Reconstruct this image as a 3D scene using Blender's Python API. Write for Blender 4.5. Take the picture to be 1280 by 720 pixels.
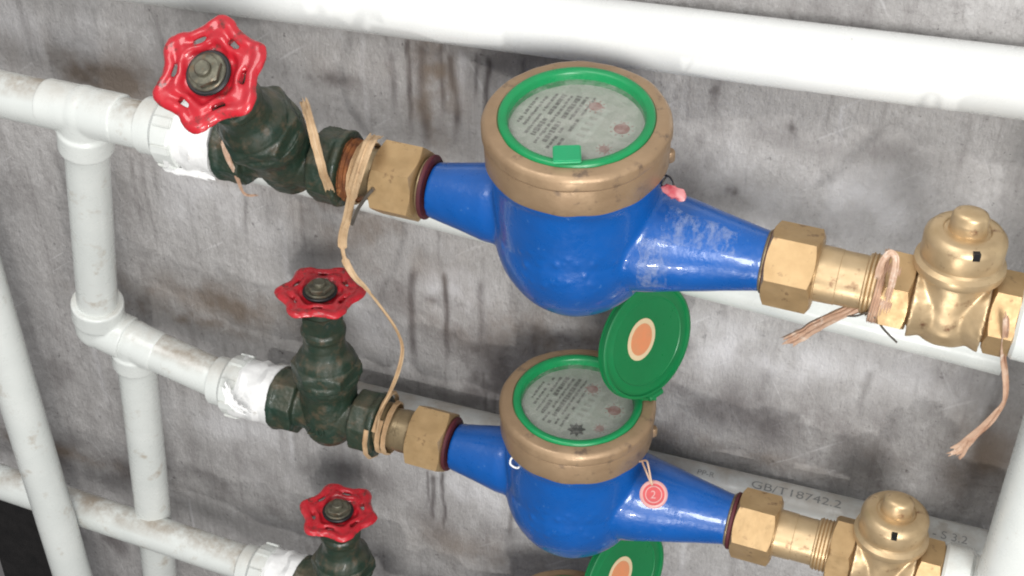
import bpy, bmesh, math, random
import numpy as np
from mathutils import Vector, Matrix, noise
random.seed(7); np.random.seed(7)
S = 0.001                     # everything below is written in millimetres
scene = bpy.context.scene
for o in list(bpy.data.objects): bpy.data.objects.remove(o)
C = scene.collection
pi = math.pi

# ------------------------------------------------------------------ camera, world, lamps, exposure
cam = bpy.data.objects.new('camera', bpy.data.cameras.new('camera')); C.objects.link(cam)
yaw, pit, rol = math.radians(20.28), math.radians(37.3), math.radians(0.714)
F = Vector((-math.sin(yaw)*math.cos(pit), math.cos(yaw)*math.cos(pit), -math.sin(pit)))
R = Vector((math.cos(yaw), math.sin(yaw), 0)); U = R.cross(F)
R2 = R*math.cos(rol)+U*math.sin(rol); U2 = -R*math.sin(rol)+U*math.cos(rol)
m = Matrix((R2, U2, -F)).transposed().to_4x4(); m.translation = Vector((174.2, -651.8, 401.0))*S
cam.matrix_world = m
cam.data.sensor_width = 36; cam.data.lens = 1814.2/1280*36
cam.data.clip_start = 0.01; cam.data.clip_end = 100
scene.camera = cam

world = bpy.data.worlds.new('World'); scene.world = world; world.use_nodes = True
wn = world.node_tree.nodes; wl = world.node_tree.links
bg = wn['Background']; bg.inputs['Strength'].default_value = 0.50
wtc = wn.new('ShaderNodeTexCoord'); wsep = wn.new('ShaderNodeSeparateXYZ'); wr = wn.new('ShaderNodeValToRGB')
wmr = wn.new('ShaderNodeMapRange'); wmr.inputs[1].default_value = -1; wmr.inputs[2].default_value = 1
wl.new(wtc.outputs['Generated'], wsep.inputs[0]); wl.new(wsep.outputs['Z'], wmr.inputs[0]); wl.new(wmr.outputs[0], wr.inputs[0])
wr.color_ramp.elements[0].position = 0.25; wr.color_ramp.elements[0].color = (.27, .26, .26, 1)
wr.color_ramp.elements[1].position = 0.85; wr.color_ramp.elements[1].color = (1.0, 1.03, 1.08, 1)
wl.new(wr.outputs[0], bg.inputs['Color'])

def area(name, loc, target, size, power, col=(1, 1, 1), sizey=None):
    l = bpy.data.lights.new(name, 'AREA'); l.energy = power; l.color = col; l.size = size
    if sizey: l.shape = 'RECTANGLE'; l.size_y = sizey
    o = bpy.data.objects.new(name, l); C.objects.link(o); o.location = Vector(loc)*S
    o.rotation_euler = (Vector(target)*S-o.location).to_track_quat('-Z', 'Y').to_euler()
    return o
area('overhead_light', (-250, -650, 1000), (40, 0, -100), 0.6, 7.0, (1.0, .985, .96))
area('front_light', (600, -1300, 430), (40, 0, -120), 0.42, 17.5, (1.0, .99, .97))  # frontal key light, its source is unseen
area('added_sparkle_lamp', (150, -690, -270), (0, -60, -90), 0.022, 1.3, (1, .98, .95))  # added lamp for sparkles on the blue enamel, no known source there

scene.view_settings.view_transform = 'Standard'; scene.view_settings.look = 'None'
scene.view_settings.exposure = 0.0; scene.view_settings.gamma = 1
scene.render.engine = 'CYCLES'
scene.render.resolution_x = 1024; scene.render.resolution_y = 576
scene.cycles.filter_width = 2.0

# ------------------------------------------------------------------ materials
def nodes_of(name):
    m = bpy.data.materials.new(name); m.use_nodes = True
    nt = m.node_tree; b = nt.nodes['Principled BSDF']
    return m, nt, b
def mk(nt, t, **kw):
    n = nt.nodes.new(t)
    for k, v in kw.items():
        if k in n.inputs: n.inputs[k].default_value = v
        else: setattr(n, k, v)
    return n
def noise_n(nt, scale, detail=4, rough=.6, stretch=None, off=(0, 0, 0), coord='Object'):
    tc = mk(nt, 'ShaderNodeTexCoord'); mp = mk(nt, 'ShaderNodeMapping')
    if stretch: mp.inputs['Scale'].default_value = stretch
    mp.inputs['Location'].default_value = off
    nt.links.new(tc.outputs[coord], mp.inputs[0])
    n = mk(nt, 'ShaderNodeTexNoise'); n.inputs['Scale'].default_value = scale
    n.inputs['Detail'].default_value = detail; n.inputs['Roughness'].default_value = rough
    nt.links.new(mp.outputs[0], n.inputs['Vector'])
    return n.outputs['Fac']
def ramp(nt, src, p0, p1, c0=0., c1=1.):
    r = mk(nt, 'ShaderNodeMapRange'); r.clamp = True
    r.inputs[1].default_value = p0; r.inputs[2].default_value = p1
    r.inputs[3].default_value = c0; r.inputs[4].default_value = c1
    nt.links.new(src, r.inputs[0]); return r.outputs[0]
def mixc(nt, fac, a, b):
    x = mk(nt, 'ShaderNodeMix'); x.data_type = 'RGBA'
    def setin(i, v):
        if isinstance(v, (tuple, list)): x.inputs[i].default_value = (*v[:3], 1)
        else: nt.links.new(v, x.inputs[i])
    if isinstance(fac, (int, float)): x.inputs[0].default_value = fac
    else: nt.links.new(fac, x.inputs[0])
    setin(6, a); setin(7, b)
    return x.outputs[2]
def mul(nt, a, b):
    x = mk(nt, 'ShaderNodeMath', operation='MULTIPLY')
    for i, v in enumerate((a, b)):
        if isinstance(v, (int, float)): x.inputs[i].default_value = v
        else: nt.links.new(v, x.inputs[i])
    return x.outputs[0]
def addbump(nt, b, h, strength, dist):
    bp = mk(nt, 'ShaderNodeBump'); bp.inputs['Strength'].default_value = strength
    bp.inputs['Distance'].default_value = dist
    nt.links.new(h, bp.inputs['Height']); nt.links.new(bp.outputs[0], b.inputs['Normal'])
def surf(name, c0, c1, rough=.4, metal=0., coat=0., sc=60, spot=None, spotamt=(.62, .7), spotsc=180,
         bump=.15, bumpsc=400, bdist=.0004, rvar=.15, dust=None, dustamt=.7, spec=.5):
    m, nt, b = nodes_of(name)
    col = mixc(nt, ramp(nt, noise_n(nt, sc), .3, .7), c0, c1)
    if spot: col = mixc(nt, ramp(nt, noise_n(nt, spotsc, 5, .65, off=(3, 1, 7)), *spotamt), col, spot)
    if dust:
        ge = mk(nt, 'ShaderNodeNewGeometry'); sp = mk(nt, 'ShaderNodeSeparateXYZ')
        nt.links.new(ge.outputs['Normal'], sp.inputs[0])
        up = ramp(nt, sp.outputs['Z'], .45, .95)
        nz = ramp(nt, noise_n(nt, 45, 6, .7, off=(5, 5, 5)), .38, .62)
        col = mixc(nt, mul(nt, mul(nt, up, nz), dustamt), col, dust)
    nt.links.new(col, b.inputs['Base Color'])
    b.inputs['Metallic'].default_value = metal; b.inputs['Coat Weight'].default_value = coat
    b.inputs['Coat Roughness'].default_value = .035; b.inputs['Specular IOR Level'].default_value = spec
    nt.links.new(ramp(nt, noise_n(nt, 90, 5, .7, off=(9, 2, 4)), .3, .7, max(rough-rvar, .02), rough+rvar), b.inputs['Roughness'])
    if bump: addbump(nt, b, noise_n(nt, bumpsc, 4, .6), bump, bdist)
    return m
M = {}
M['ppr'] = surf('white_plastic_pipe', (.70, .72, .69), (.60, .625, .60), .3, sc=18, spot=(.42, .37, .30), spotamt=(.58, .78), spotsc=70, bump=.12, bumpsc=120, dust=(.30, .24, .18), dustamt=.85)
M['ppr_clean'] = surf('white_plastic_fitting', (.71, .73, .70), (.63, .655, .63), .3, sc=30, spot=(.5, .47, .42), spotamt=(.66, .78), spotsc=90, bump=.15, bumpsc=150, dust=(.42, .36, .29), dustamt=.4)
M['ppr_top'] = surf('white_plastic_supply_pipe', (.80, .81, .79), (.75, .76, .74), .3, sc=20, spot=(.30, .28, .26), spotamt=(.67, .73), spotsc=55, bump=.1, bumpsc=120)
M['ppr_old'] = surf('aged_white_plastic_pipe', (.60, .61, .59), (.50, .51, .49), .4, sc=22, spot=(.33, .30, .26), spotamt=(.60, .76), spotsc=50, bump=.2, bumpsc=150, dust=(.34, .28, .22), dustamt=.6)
M['tape'] = surf('white_thread_tape', (.84, .84, .83), (.72, .72, .71), .45, sc=120, spot=(.5, .48, .45), spotamt=(.62, .75), bump=.5, bumpsc=260, bdist=.0008)
M['blue'] = surf('blue_enamel', (.001, .070, .29), (.001, .092, .38), .34, coat=.4, sc=22, spot=(.10, .22, .46), spotamt=(.64, .76), spotsc=150, bump=.5, bumpsc=170, bdist=.0007, rvar=.14)
M['collar'] = surf('matt_bronze_ring', (.40, .275, .165), (.31, .205, .12), .45, metal=.4, sc=45, spot=(.17, .12, .085), spotamt=(.58, .72), spotsc=120, bump=.35, bumpsc=200, bdist=.0006)
M['brass'] = surf('yellow_brass', (.54, .37, .19), (.44, .29, .14), .46, metal=.55, sc=70, spot=(.16, .085, .045), spotamt=(.6, .74), spotsc=140, bump=.3, bumpsc=260, bdist=.0004)
M['brass_shiny'] = surf('polished_brass', (.60, .45, .27), (.50, .36, .20), .42, metal=.6, sc=70, spot=(.22, .11, .06), spotamt=(.6, .74), spotsc=140, bump=.22, bumpsc=260, bdist=.0004, rvar=.1)
M['brass_dull'] = surf('dull_brass', (.34, .26, .15), (.25, .19, .11), .38, metal=.55, sc=80, spot=(.12, .09, .05), spotamt=(.55, .7), spotsc=120, bump=.25, bumpsc=240)
M['iron'] = surf('dark_green_cast_iron', (.010, .034, .022), (.030, .036, .020), .50, sc=90, spot=(.095, .068, .040), spotamt=(.52, .72), spotsc=120, dust=(.15, .125, .085), dustamt=.45, bump=.7, bumpsc=230, bdist=.0009, coat=.12)
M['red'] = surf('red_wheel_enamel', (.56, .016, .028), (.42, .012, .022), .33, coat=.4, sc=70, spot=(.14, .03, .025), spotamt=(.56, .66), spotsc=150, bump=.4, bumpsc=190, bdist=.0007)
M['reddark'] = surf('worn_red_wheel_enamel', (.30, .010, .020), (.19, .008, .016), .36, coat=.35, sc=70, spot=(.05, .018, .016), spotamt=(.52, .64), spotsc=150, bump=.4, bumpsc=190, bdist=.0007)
M['steel'] = surf('grey_steel', (.20, .19, .14), (.07, .065, .05), .5, metal=.6, sc=200, spot=(.2, .11, .05), spotamt=(.55, .7), bump=.4, bumpsc=300)
M['rust'] = surf('rusty_iron', (.30, .11, .035), (.11, .04, .02), .6, metal=.2, sc=160, spot=(.42, .20, .07), spotamt=(.58, .72), bump=.7, bumpsc=300, bdist=.0008)
M['green'] = surf('green_plastic', (.008, .27, .085), (.006, .22, .070), .35, sc=40, bump=.08, bumpsc=200)
M['greenlid'] = surf('green_lid_plastic', (.003, .19, .055), (.003, .16, .046), .42, sc=30, bump=.08, bumpsc=200)
M['greentab'] = surf('bright_green_plastic', (.01, .36, .14), (.008, .31, .12), .35, sc=40, bump=.08)
M['gasket'] = surf('dark_red_rubber', (.10, .016, .022), (.06, .010, .014), .6, bump=.2)
M['dial'] = surf('dial_paper', (.50, .50, .46), (.42, .42, .39), .5, sc=60, bump=0)
M['dialwhite'] = surf('dial_white_print', (.58, .59, .55), (.50, .51, .48), .5, bump=0)
M['ink'] = surf('dark_ink', (.09, .085, .085), (.16, .15, .145), .6, sc=300, bump=0)
M['redink'] = surf('red_ink', (.40, .16, .15), (.33, .13, .12), .6, sc=300, bump=0)
M['greyink'] = surf('faded_ink', (.16, .16, .165), (.30, .30, .29), .6, sc=500, bump=0)
M['greyprint'] = surf('grey_print', (.34, .33, .31), (.42, .41, .38), .6, bump=0)
M['black'] = surf('black_plastic', (.008, .008, .009), (.012, .012, .013), .4, bump=0)
M['orange'] = surf('orange_sticker', (.72, .25, .11), (.60, .27, .13), .5, sc=90, bump=.05)
M['cream'] = surf('cream_sticker', (.72, .58, .36), (.66, .52, .32), .5, bump=0)
M['tagred'] = surf('red_tag_plastic', (.50, .025, .03), (.42, .02, .025), .4, bump=.1)
M['tagpink'] = surf('pale_pink_plastic', (.58, .30, .28), (.50, .25, .24), .4, bump=.1)
M['pinkseal'] = surf('pink_plastic', (.46, .05, .07), (.62, .30, .30), .4, sc=150, bump=.1)
M['wire'] = surf('thin_dark_wire', (.10, .09, .085), (.25, .22, .18), .4, metal=.7, bump=0)
M['raffia'] = surf('tan_plastic_twine', (.60, .43, .26), (.44, .29, .16), .55, sc=110, spot=(.26, .15, .09), spotamt=(.62, .75), bump=.5, bumpsc=500, bdist=.0005)
M['rafpink'] = surf('pinkish_plastic_twine', (.60, .42, .30), (.46, .28, .19), .5, sc=110, spot=(.68, .56, .46), spotamt=(.55, .7), bump=.5, bumpsc=500, bdist=.0005)

def m_glass():
    m = bpy.data.materials.new('dial_glass'); m.use_nodes = True; nt = m.node_tree
    nt.nodes.clear()
    out = mk(nt, 'ShaderNodeOutputMaterial'); tr = mk(nt, 'ShaderNodeBsdfTransparent'); gl = mk(nt, 'ShaderNodeBsdfGlossy')
    tr.inputs[0].default_value = (.93, .95, .93, 1); df = mk(nt, 'ShaderNodeBsdfDiffuse'); df.inputs[0].default_value = (.55, .54, .50, 1); gl.inputs['Roughness'].default_value = .06
    mx = mk(nt, 'ShaderNodeMixShader'); fr0 = mk(nt, 'ShaderNodeLayerWeight'); fr = mk(nt, 'ShaderNodeMath', operation='POWER'); nt.links.new(fr0.outputs['Facing'], fr.inputs[0]); fr.inputs[1].default_value = 3.2
    nt.links.new(fr.outputs[0], mx.inputs[0]); nt.links.new(tr.outputs[0], mx.inputs[1]); nt.links.new(gl.outputs[0], mx.inputs[2])
    gr = mk(nt, 'ShaderNodeMixShader'); nt.links.new(ramp(nt, noise_n(nt, 130, 8, .75), .44, .74, .06, .34), gr.inputs[0])   # dust film on the glass
    nt.links.new(mx.outputs[0], gr.inputs[1]); nt.links.new(df.outputs[0], gr.inputs[2]); nt.links.new(gr.outputs[0], out.inputs[0]); return m
M['glass'] = m_glass()

def m_wall():
    m, nt, b = nodes_of('stained_concrete')
    at = mk(nt, 'ShaderNodeAttribute'); at.attribute_name = 'stain'
    se = mk(nt, 'ShaderNodeSeparateColor'); nt.links.new(at.outputs['Color'], se.inputs[0])
    base = mixc(nt, ramp(nt, noise_n(nt, 11, 5, .6, stretch=(1, 1, .6)), .36, .64), (.415, .398, .388), (.50, .483, .472))
    base = mixc(nt, mul(nt, ramp(nt, noise_n(nt, 60, 12, .80, stretch=(1, 1, .55), off=(4, 4, 4)), .49, .64), .62), base, (.64, .625, .615))   # limewash
    base = mixc(nt, mul(nt, ramp(nt, noise_n(nt, 55, 12, .82, stretch=(1, 1, .5), off=(1, 0, 2)), .51, .66), .60), base, (.26, .24, .235))    # cement bloom
    base = mixc(nt, mul(nt, ramp(nt, noise_n(nt, 300, 8, .8, off=(8, 1, 2)), .50, .68), .35), base, (.20, .19, .185))    # fine grain
    base = mixc(nt, mul(nt, ramp(nt, noise_n(nt, 260, 8, .8, off=(3, 6, 2)), .52, .70), .35), base, (.66, .65, .64))
    base = mixc(nt, mul(nt, ramp(nt, noise_n(nt, 120, 5, .7, stretch=(1, 1, .05), off=(3, 0, 1)), .54, .74), .45), base, (.21, .19, .185))  # faint runs
    base = mixc(nt, mul(nt, ramp(nt, noise_n(nt, 90, 5, .7, stretch=(1, 1, .07), off=(7, 0, 5)), .56, .74), .35), base, (.60, .59, .585))
    # scratches, two directions
    for (rot, off) in ((.5, 3), (-.9, 8)):
        tc = mk(nt, 'ShaderNodeTexCoord'); mp = mk(nt, 'ShaderNodeMapping'); mp.inputs['Rotation'].default_value = (0, rot, 0)
        mp2 = mk(nt, 'ShaderNodeMapping'); mp2.inputs['Scale'].default_value = (1, 1, .07); mp2.inputs['Location'].default_value = (off, 0, off)
        nt.links.new(tc.outputs['Object'], mp.inputs[0]); nt.links.new(mp.outputs[0], mp2.inputs[0])
        n = mk(nt, 'ShaderNodeTexNoise'); n.inputs['Scale'].default_value = 260; n.inputs['Detail'].default_value = 2
        nt.links.new(mp2.outputs[0], n.inputs['Vector'])
        base = mixc(nt, mul(nt, ramp(nt, n.outputs['Fac'], .69, .76), .42), base, (.72, .71, .71))
    # black specks and pits
    base = mixc(nt, mul(nt, ramp(nt, noise_n(nt, 420, 3, .5, off=(7, 7, 7)), .70, .77), .8), base, (.06, .055, .055))
    base = mixc(nt, mul(nt, ramp(nt, noise_n(nt, 110, 4, .6, off=(2, 7, 3)), .66, .74), .8), base, (.09, .08, .08))
    base = mixc(nt, se.outputs[2], base, (.76, .75, .76))    # pale scuffed patches
    base = mixc(nt, se.outputs[0], base, (.15, .135, .133))  # dark damp runs, and the painted shadow-like band
    base = mixc(nt, se.outputs[1], base, (.22, .17, .13))   # brown dirt
    nt.links.new(base, b.inputs['Base Color'])
    b.inputs['Roughness'].default_value = .82; b.inputs['Specular IOR Level'].default_value = .3
    h = mk(nt, 'ShaderNodeMath', operation='ADD'); nt.links.new(noise_n(nt, 90, 8, .72), h.inputs[0])
    nt.links.new(mul(nt, noise_n(nt, 500, 5, .7, stretch=(1, 1, .4)), .5), h.inputs[1])
    addbump(nt, b, h.outputs[0], .9, .003)
    return m
M['wall'] = m_wall()
M['pit'] = surf('black_recess', (.012, .011, .011), (.028, .025, .024), .8, sc=60, bump=.8, bumpsc=150, bdist=.002)  # the opening's darkness is put into this near-black colour

# ------------------------------------------------------------------ helpers
def link(name, me, mat, parent=None, label=None):
    if mat and not me.materials: me.materials.append(mat)
    o = bpy.data.objects.new(name, me); C.objects.link(o)
    if parent: o.parent = parent
    if label: o['label'] = label
    return o
def mesh_of(bm, name, smooth=35, recalc=True):
    if recalc: bmesh.ops.recalc_face_normals(bm, faces=bm.faces)
    bmesh.ops.scale(bm, vec=(S, S, S), verts=bm.verts)
    me = bpy.data.meshes.new(name); bm.to_mesh(me); bm.free()
    if smooth:
        me.polygons.foreach_set('use_smooth', [True]*len(me.polygons))
        me.set_sharp_from_angle(angle=math.radians(smooth))
    return me
def part(name, bm, mat, parent=None, smooth=35, label=None):
    return link(name, mesh_of(bm, name, smooth), mat, parent, label)
def thing(name, label, cat, group=None, loc=(0, 0, 0), mat=None):
    o = bpy.data.objects.new(name, None); C.objects.link(o)
    o.empty_display_size = .01
    if mat is not None: o.matrix_world = mat
    else: o.location = Vector(loc)*S
    o['label'] = label; o['category'] = cat
    if group: o['group'] = group
    return o
def tag(o, label, cat, group=None):
    o['label'] = label; o['category'] = cat
    if group: o['group'] = group
    return o
def frame(loc, x=None, z=None):
    """local frame in millimetres whose Z (and, as nearly as can be, X) point along the given directions"""
    z = Vector(z or (0, 0, 1)).normalized(); x = Vector(x or (1, 0, 0))
    x = (x-z*x.dot(z)).normalized(); y = z.cross(x)
    mt = Matrix((x, y, z)).transposed().to_4x4(); mt.translation = Vector(loc); return mt
def lathe(bm, prof, seg=48, mt=None, cap=True):
    rings = []
    for r, z in prof:
        rings.append([bm.verts.new((r*math.cos(2*pi*i/seg), r*math.sin(2*pi*i/seg), z)) for i in range(seg)])
    for a, b in zip(rings, rings[1:]):
        for i in range(seg): bm.faces.new((a[i], a[(i+1) % seg], b[(i+1) % seg], b[i]))
    if cap: bm.faces.new(rings[0]); bm.faces.new(rings[-1])
    vs = [v for r in rings for v in r]
    if mt: bmesh.ops.transform(bm, matrix=mt, verts=vs)
    return vs
def between(a, b):
    a, b = Vector(a), Vector(b); d = b-a
    return frame(a, (0, 0, 1) if abs(d.normalized().z) < .9 else (1, 0, 0), d), d.length
def cyl(bm, a, b, r, r2=None, seg=40, ch=.8):
    mt, L = between(a, b); r2 = r if r2 is None else r2
    lathe(bm, [(r-ch, 0), (r, ch), (r2, L-ch), (r2-ch, L)], seg, mt)
def hexnut(bm, a, b, Rr, bore=None, n=6, phase=0, seg=None, cf=.5):
    mt, L = between(a, b); seg = seg or n*8
    def rh(i):
        t = (2*pi*i/seg) % (2*pi/n)-pi/n
        return Rr*math.cos(pi/n)/math.cos(t)
    rc = Rr*math.cos(pi/n)*1.01
    rows = []
    def row(fr, fz): 
        rows.append([bm.verts.new((fr(i)*math.cos(2*pi*i/seg+phase), fr(i)*math.sin(2*pi*i/seg+phase), fz(i))) for i in range(seg)])
    ch = lambda i: max(0, rh(i)-rc)*cf+.35
    row(lambda i: rc-1.2, lambda i: 0)
    row(lambda i: min(rh(i), rc)-.2, lambda i: .1)
    row(lambda i: rh(i), ch); row(lambda i: rh(i), lambda i: L-ch(i))
    row(lambda i: min(rh(i), rc)-.2, lambda i: L-.1)
    row(lambda i: rc-1.2, lambda i: L)
    for p, q in zip(rows, rows[1:]):
        for i in range(seg): bm.faces.new((p[i], p[(i+1) % seg], q[(i+1) % seg], q[i]))
    bm.faces.new(rows[0]); bm.faces.new(rows[-1])
    bmesh.ops.transform(bm, matrix=mt, verts=[v for r in rows for v in r])
def tube(bm, pts, r, seg=10, sub=6):
    pts = spline(pts, sub); n = len(pts); up = Vector((.13, .2, 1)).normalized(); rings = []
    for k in range(n):
        t = (pts[min(k+1, n-1)]-pts[max(k-1, 0)]).normalized()
        x = (up-t*up.dot(t)).normalized(); up = x; y = t.cross(x)
        rings.append([bm.verts.new(pts[k]+(x*math.cos(2*pi*i/seg)+y*math.sin(2*pi*i/seg))*r) for i in range(seg)])
    for p, q in zip(rings, rings[1:]):
        for i in range(seg): bm.faces.new((p[i], p[(i+1) % seg], q[(i+1) % seg], q[i]))
    bm.faces.new(rings[0]); bm.faces.new(rings[-1])
def spline(P, sub=8):
    P = [Vector(p) for p in P]
    if len(P) < 3 or sub < 2: return P
    Q = [P[0]*2-P[1]]+P+[P[-1]*2-P[-2]]; out = []
    for i in range(1, len(Q)-2):
        for k in range(sub):
            t = k/sub; a, b, c, d = Q[i-1:i+3]
            out.append(.5*((2*b)+(c-a)*t+(2*a-5*b+4*c-d)*t*t+(3*b-a-3*c+d)*t**3))
    return out+[P[-1]]
def box(bm, c, s, mt=None):
    r = bmesh.ops.create_cube(bm, size=1, matrix=Matrix.Translation(Vector(c)) @ Matrix.Diagonal((*s, 1)))
    if mt: bmesh.ops.transform(bm, matrix=mt, verts=r['verts'])
def fuse(bm, voxel, it=6, name='m', smooth=40, fac=.5):
    """welds overlapping solids into one casting with soft fillets"""
    bmesh.ops.recalc_face_normals(bm, faces=bm.faces)
    me = mesh_of(bm, name, 0)
    o = bpy.data.objects.new('tmp', me); C.objects.link(o)
    r = o.modifiers.new('r', 'REMESH'); r.mode = 'VOXEL'; r.voxel_size = voxel*S; r.use_smooth_shade = True
    if it:
        s = o.modifiers.new('s', 'SMOOTH'); s.factor = fac; s.iterations = it
    dg = bpy.context.evaluated_depsgraph_get()
    out = bpy.data.meshes.new_from_object(o.evaluated_get(dg)); out.name = name
    bpy.data.objects.remove(o); bpy.data.meshes.remove(me)
    out.polygons.foreach_set('use_smooth', [True]*len(out.polygons))
    return out
def lumps(me, amp, sc, seed=0):
    n = len(me.vertices); co = np.empty(n*3); no = np.empty(n*3)
    me.vertices.foreach_get('co', co); me.vertex_normals.foreach_get('vector', no); co = co.reshape(-1, 3); no = no.reshape(-1, 3)
    f = np.array([noise.noise(p) for p in (co/S*sc+seed).tolist()])
    me.vertices.foreach_set('co', (co+no*(f*amp*S)[:, None]).reshape(-1)); me.update()
def text_mesh(body, size, wrap=None, ext=.08):
    """flat lettering turned into geometry; wrap = function((x, y)) -> point"""
    cu = bpy.data.curves.new('t', 'FONT'); cu.body = body; cu.size = size; cu.extrude = 0
    o = bpy.data.objects.new('t', cu); C.objects.link(o)
    dg = bpy.context.evaluated_depsgraph_get(); me = bpy.data.meshes.new_from_object(o.evaluated_get(dg))
    bpy.data.objects.remove(o); bpy.data.curves.remove(cu)
    bm = bmesh.new(); bm.from_mesh(me); bpy.data.meshes.remove(me)
    for k in range(-6, 16):
        bmesh.ops.bisect_plane(bm, geom=bm.verts[:]+bm.edges[:]+bm.faces[:], plane_co=(0, k*.7, 0), plane_no=(0, 1, 0))
    for v in bm.verts: v.co = wrap(v.co.x, v.co.y)
    return bm

# ------------------------------------------------------------------ concrete wall
def vnoise(X, Z, cell, seed):
    rs = np.random.RandomState(seed); g = rs.rand(256, 256)
    x = X/cell; z = Z/cell; i = np.floor(x).astype(int); j = np.floor(z).astype(int); fx = x-i; fz = z-j
    fx = fx*fx*(3-2*fx); fz = fz*fz*(3-2*fz); i0, i1, j0, j1 = i % 256, (i+1) % 256, j % 256, (j+1) % 256
    return (g[i0, j0]*(1-fx)+g[i1, j0]*fx)*(1-fz)+(g[i0, j1]*(1-fx)+g[i1, j1]*fx)*fz
def fbm(X, Z, cell, seed, o=4, sx=1, sz=1):
    a = 0; t = 0
    for k in range(o): a = a+vnoise(X*sx+1000, Z*sz+1000, cell/2**k, seed+k)*.55**k; t += .55**k
    return a/t
HX, HZ = -452, -436          # corner of the dark opening low on the left
def wall():
    xs = np.concatenate([np.arange(-900, -570, 30), np.arange(-570, 300, 1.6), np.arange(300, 901, 30)])
    zs = np.concatenate([np.arange(-1000, -600, 30), np.arange(-600, 150, 1.6), np.arange(150, 501, 30)])
    nx, nz = len(xs), len(zs); X, Z = np.meshgrid(xs, zs, indexing='ij')
    Y = (fbm(X, Z, 160, 1, 3)-.5)*7+(fbm(X, Z, 26, 9, 4)-.5)*2.2
    Y = np.clip(Y, -3.2, 4)
    verts = np.stack([X, Y, Z], -1).reshape(-1, 3)*S
    idx = np.arange(nx*nz).reshape(nx, nz)
    fc = np.stack([idx[:-1, :-1], idx[1:, :-1], idx[1:, 1:], idx[:-1, 1:]], -1).reshape(-1, 4)
    wob = (fbm(X, Z, 25, 77, 3)-.5)*26
    inside = ((X+wob < HX) & (Z+wob < HZ)).reshape(-1)
    fc = fc[~inside[fc].all(1)]
    me = bpy.data.meshes.new('concrete_wall'); me.from_pydata(verts.tolist(), [], fc.tolist())
    if me.polygons[0].normal.y > 0: me.flip_normals()
    st = np.zeros((nx, nz, 4)); st[..., 3] = 1
    def blob(ch, p, rx, rz, a, seed, cell=22, ang=0):
        i0, i1 = np.searchsorted(xs, (p[0]-2.3*rx, p[0]+2.3*rx)); j0, j1 = np.searchsorted(zs, (p[2]-2.3*rz, p[2]+2.3*rz))
        x, z = X[i0:i1, j0:j1], Z[i0:i1, j0:j1]
        g = np.exp(-(((x-p[0])/rx)**2+((z-p[2])/rz)**2)); n = fbm(x, z, cell, seed, 5, 1, .75)
        st[i0:i1, j0:j1, ch] = np.maximum(st[i0:i1, j0:j1, ch], np.clip(1.0*g*a*(.30+1.25*np.clip((n-.38)*3.0, 0, 1)), 0, .88))
    def drip(ch, top, L, w, a, seed):
        i0, i1 = np.searchsorted(xs, (top[0]-16, top[0]+16)); j0, j1 = np.searchsorted(zs, (top[2]-L, top[2]))
        X_, Z_ = X[i0:i1, j0:j1], Z[i0:i1, j0:j1]
        x0 = top[0]+(fbm(X_*0, Z_, 30, seed, 3)-.5)*7; z0 = top[2]
        t = (z0-Z_)/L; g = np.exp(-((X_-x0)/w)**2)*np.clip(t*12, 0, 1)*np.clip((1-t)*3, 0, 1)
        st[i0:i1, j0:j1, ch] = np.maximum(st[i0:i1, j0:j1, ch], np.clip(g*a*(.85+.9*fbm(X_, Z_, 12, seed+3, 3)), 0, 1))
    D, B, W = 0, 1, 2
    # brown dirt
    blob(B, (-330.3, 0.0, -38.1), 60, 18, .75, 5)
    blob(B, (-113.3, 0.0, -1.1), 16, 42, .7, 6, 12); blob(B, (-159.7, 0.0, 4.6), 40, 12, .35, 7)
    blob(B, (-260.2, 0.0, -199.1), 60, 16, .8, 8); blob(B, (-334.4, 0.0, -199.6), 22, 22, .5, 9)
    blob(B, (-156.0, 0.0, -116.2), 60, 30, .45, 10); blob(B, (-66.4, 0.0, -156.0), 60, 26, .5, 11); blob(B, (218.5, 0.0, -168.0), 20, 34, .6, 12)
    blob(B, (158.9, 0.0, -188.9), 26, 12, .25, 13); blob(B, (-88.3, 0.0, -368.8), 50, 18, .4, 15); blob(B, (-330.6, 0.0, -105.0), 16, 30, .3, 16)
    blob(B, (-124.2, 0.0, 38.6), 60, 12, .3, 17)
    # dark damp, and one painted shadow-like band
    blob(D, (-115.5, 0.0, 8.5), 14, 40, .55, 20, 10); blob(D, (-87.6, 0.0, -198.1), 46, 46, .62, 21, 14)
    blob(D, (-141.2, 0.0, -149.1), 40, 36, .4, 22); blob(D, (91.2, 0.0, -179.8), 74, 24, .62, 23); blob(D, (196.6, 0.0, -169.4), 50, 34, .55, 24)
    blob(D, (-12.5, 0.0, -149.5), 34, 30, .5, 25); blob(D, (28.6, 0.0, -200.6), 40, 20, .45, 26)
    blob(D, (-425.1, 0.0, -397.5), 90, 22, .65, 27); blob(D, (-433.0, 0.0, -297.7), 50, 40, .35, 28); blob(D, (-319.1, 0.0, -356.0), 80, 20, .5, 29)
    blob(D, (-191.8, 0.0, -327.2), 50, 22, .55, 30); blob(D, (-112.5, 0.0, -353.8), 46, 24, .55, 31); blob(D, (80.8, 0.0, 81.5), 60, 14, .4, 32)
    blob(D, (98.1, 0.0, 12.8), 60, 10, .45, 33); blob(D, (34.6, 0.0, -34.5), 20, 22, .35, 34); blob(D, (-420.8, 0.0, -491.2), 50, 40, .6, 35)
    blob(D, (-288.0, 0.0, -378.2), 120, 16, .4, 36); blob(D, (-336.2, 0.0, -137.4), 14, 40, .3, 37); blob(D, (-425.9, 0.0, -146.7), 20, 30, .3, 38)
    blob(D, (41.5, 0.0, 33.5), 6, 14, .8, 39, 6); blob(D, (-180.7, 0.0, -7.4), 22, 6, .6, 40, 8); blob(D, (196.2, 0.0, -121.3), 40, 16, .4, 41)
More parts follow.
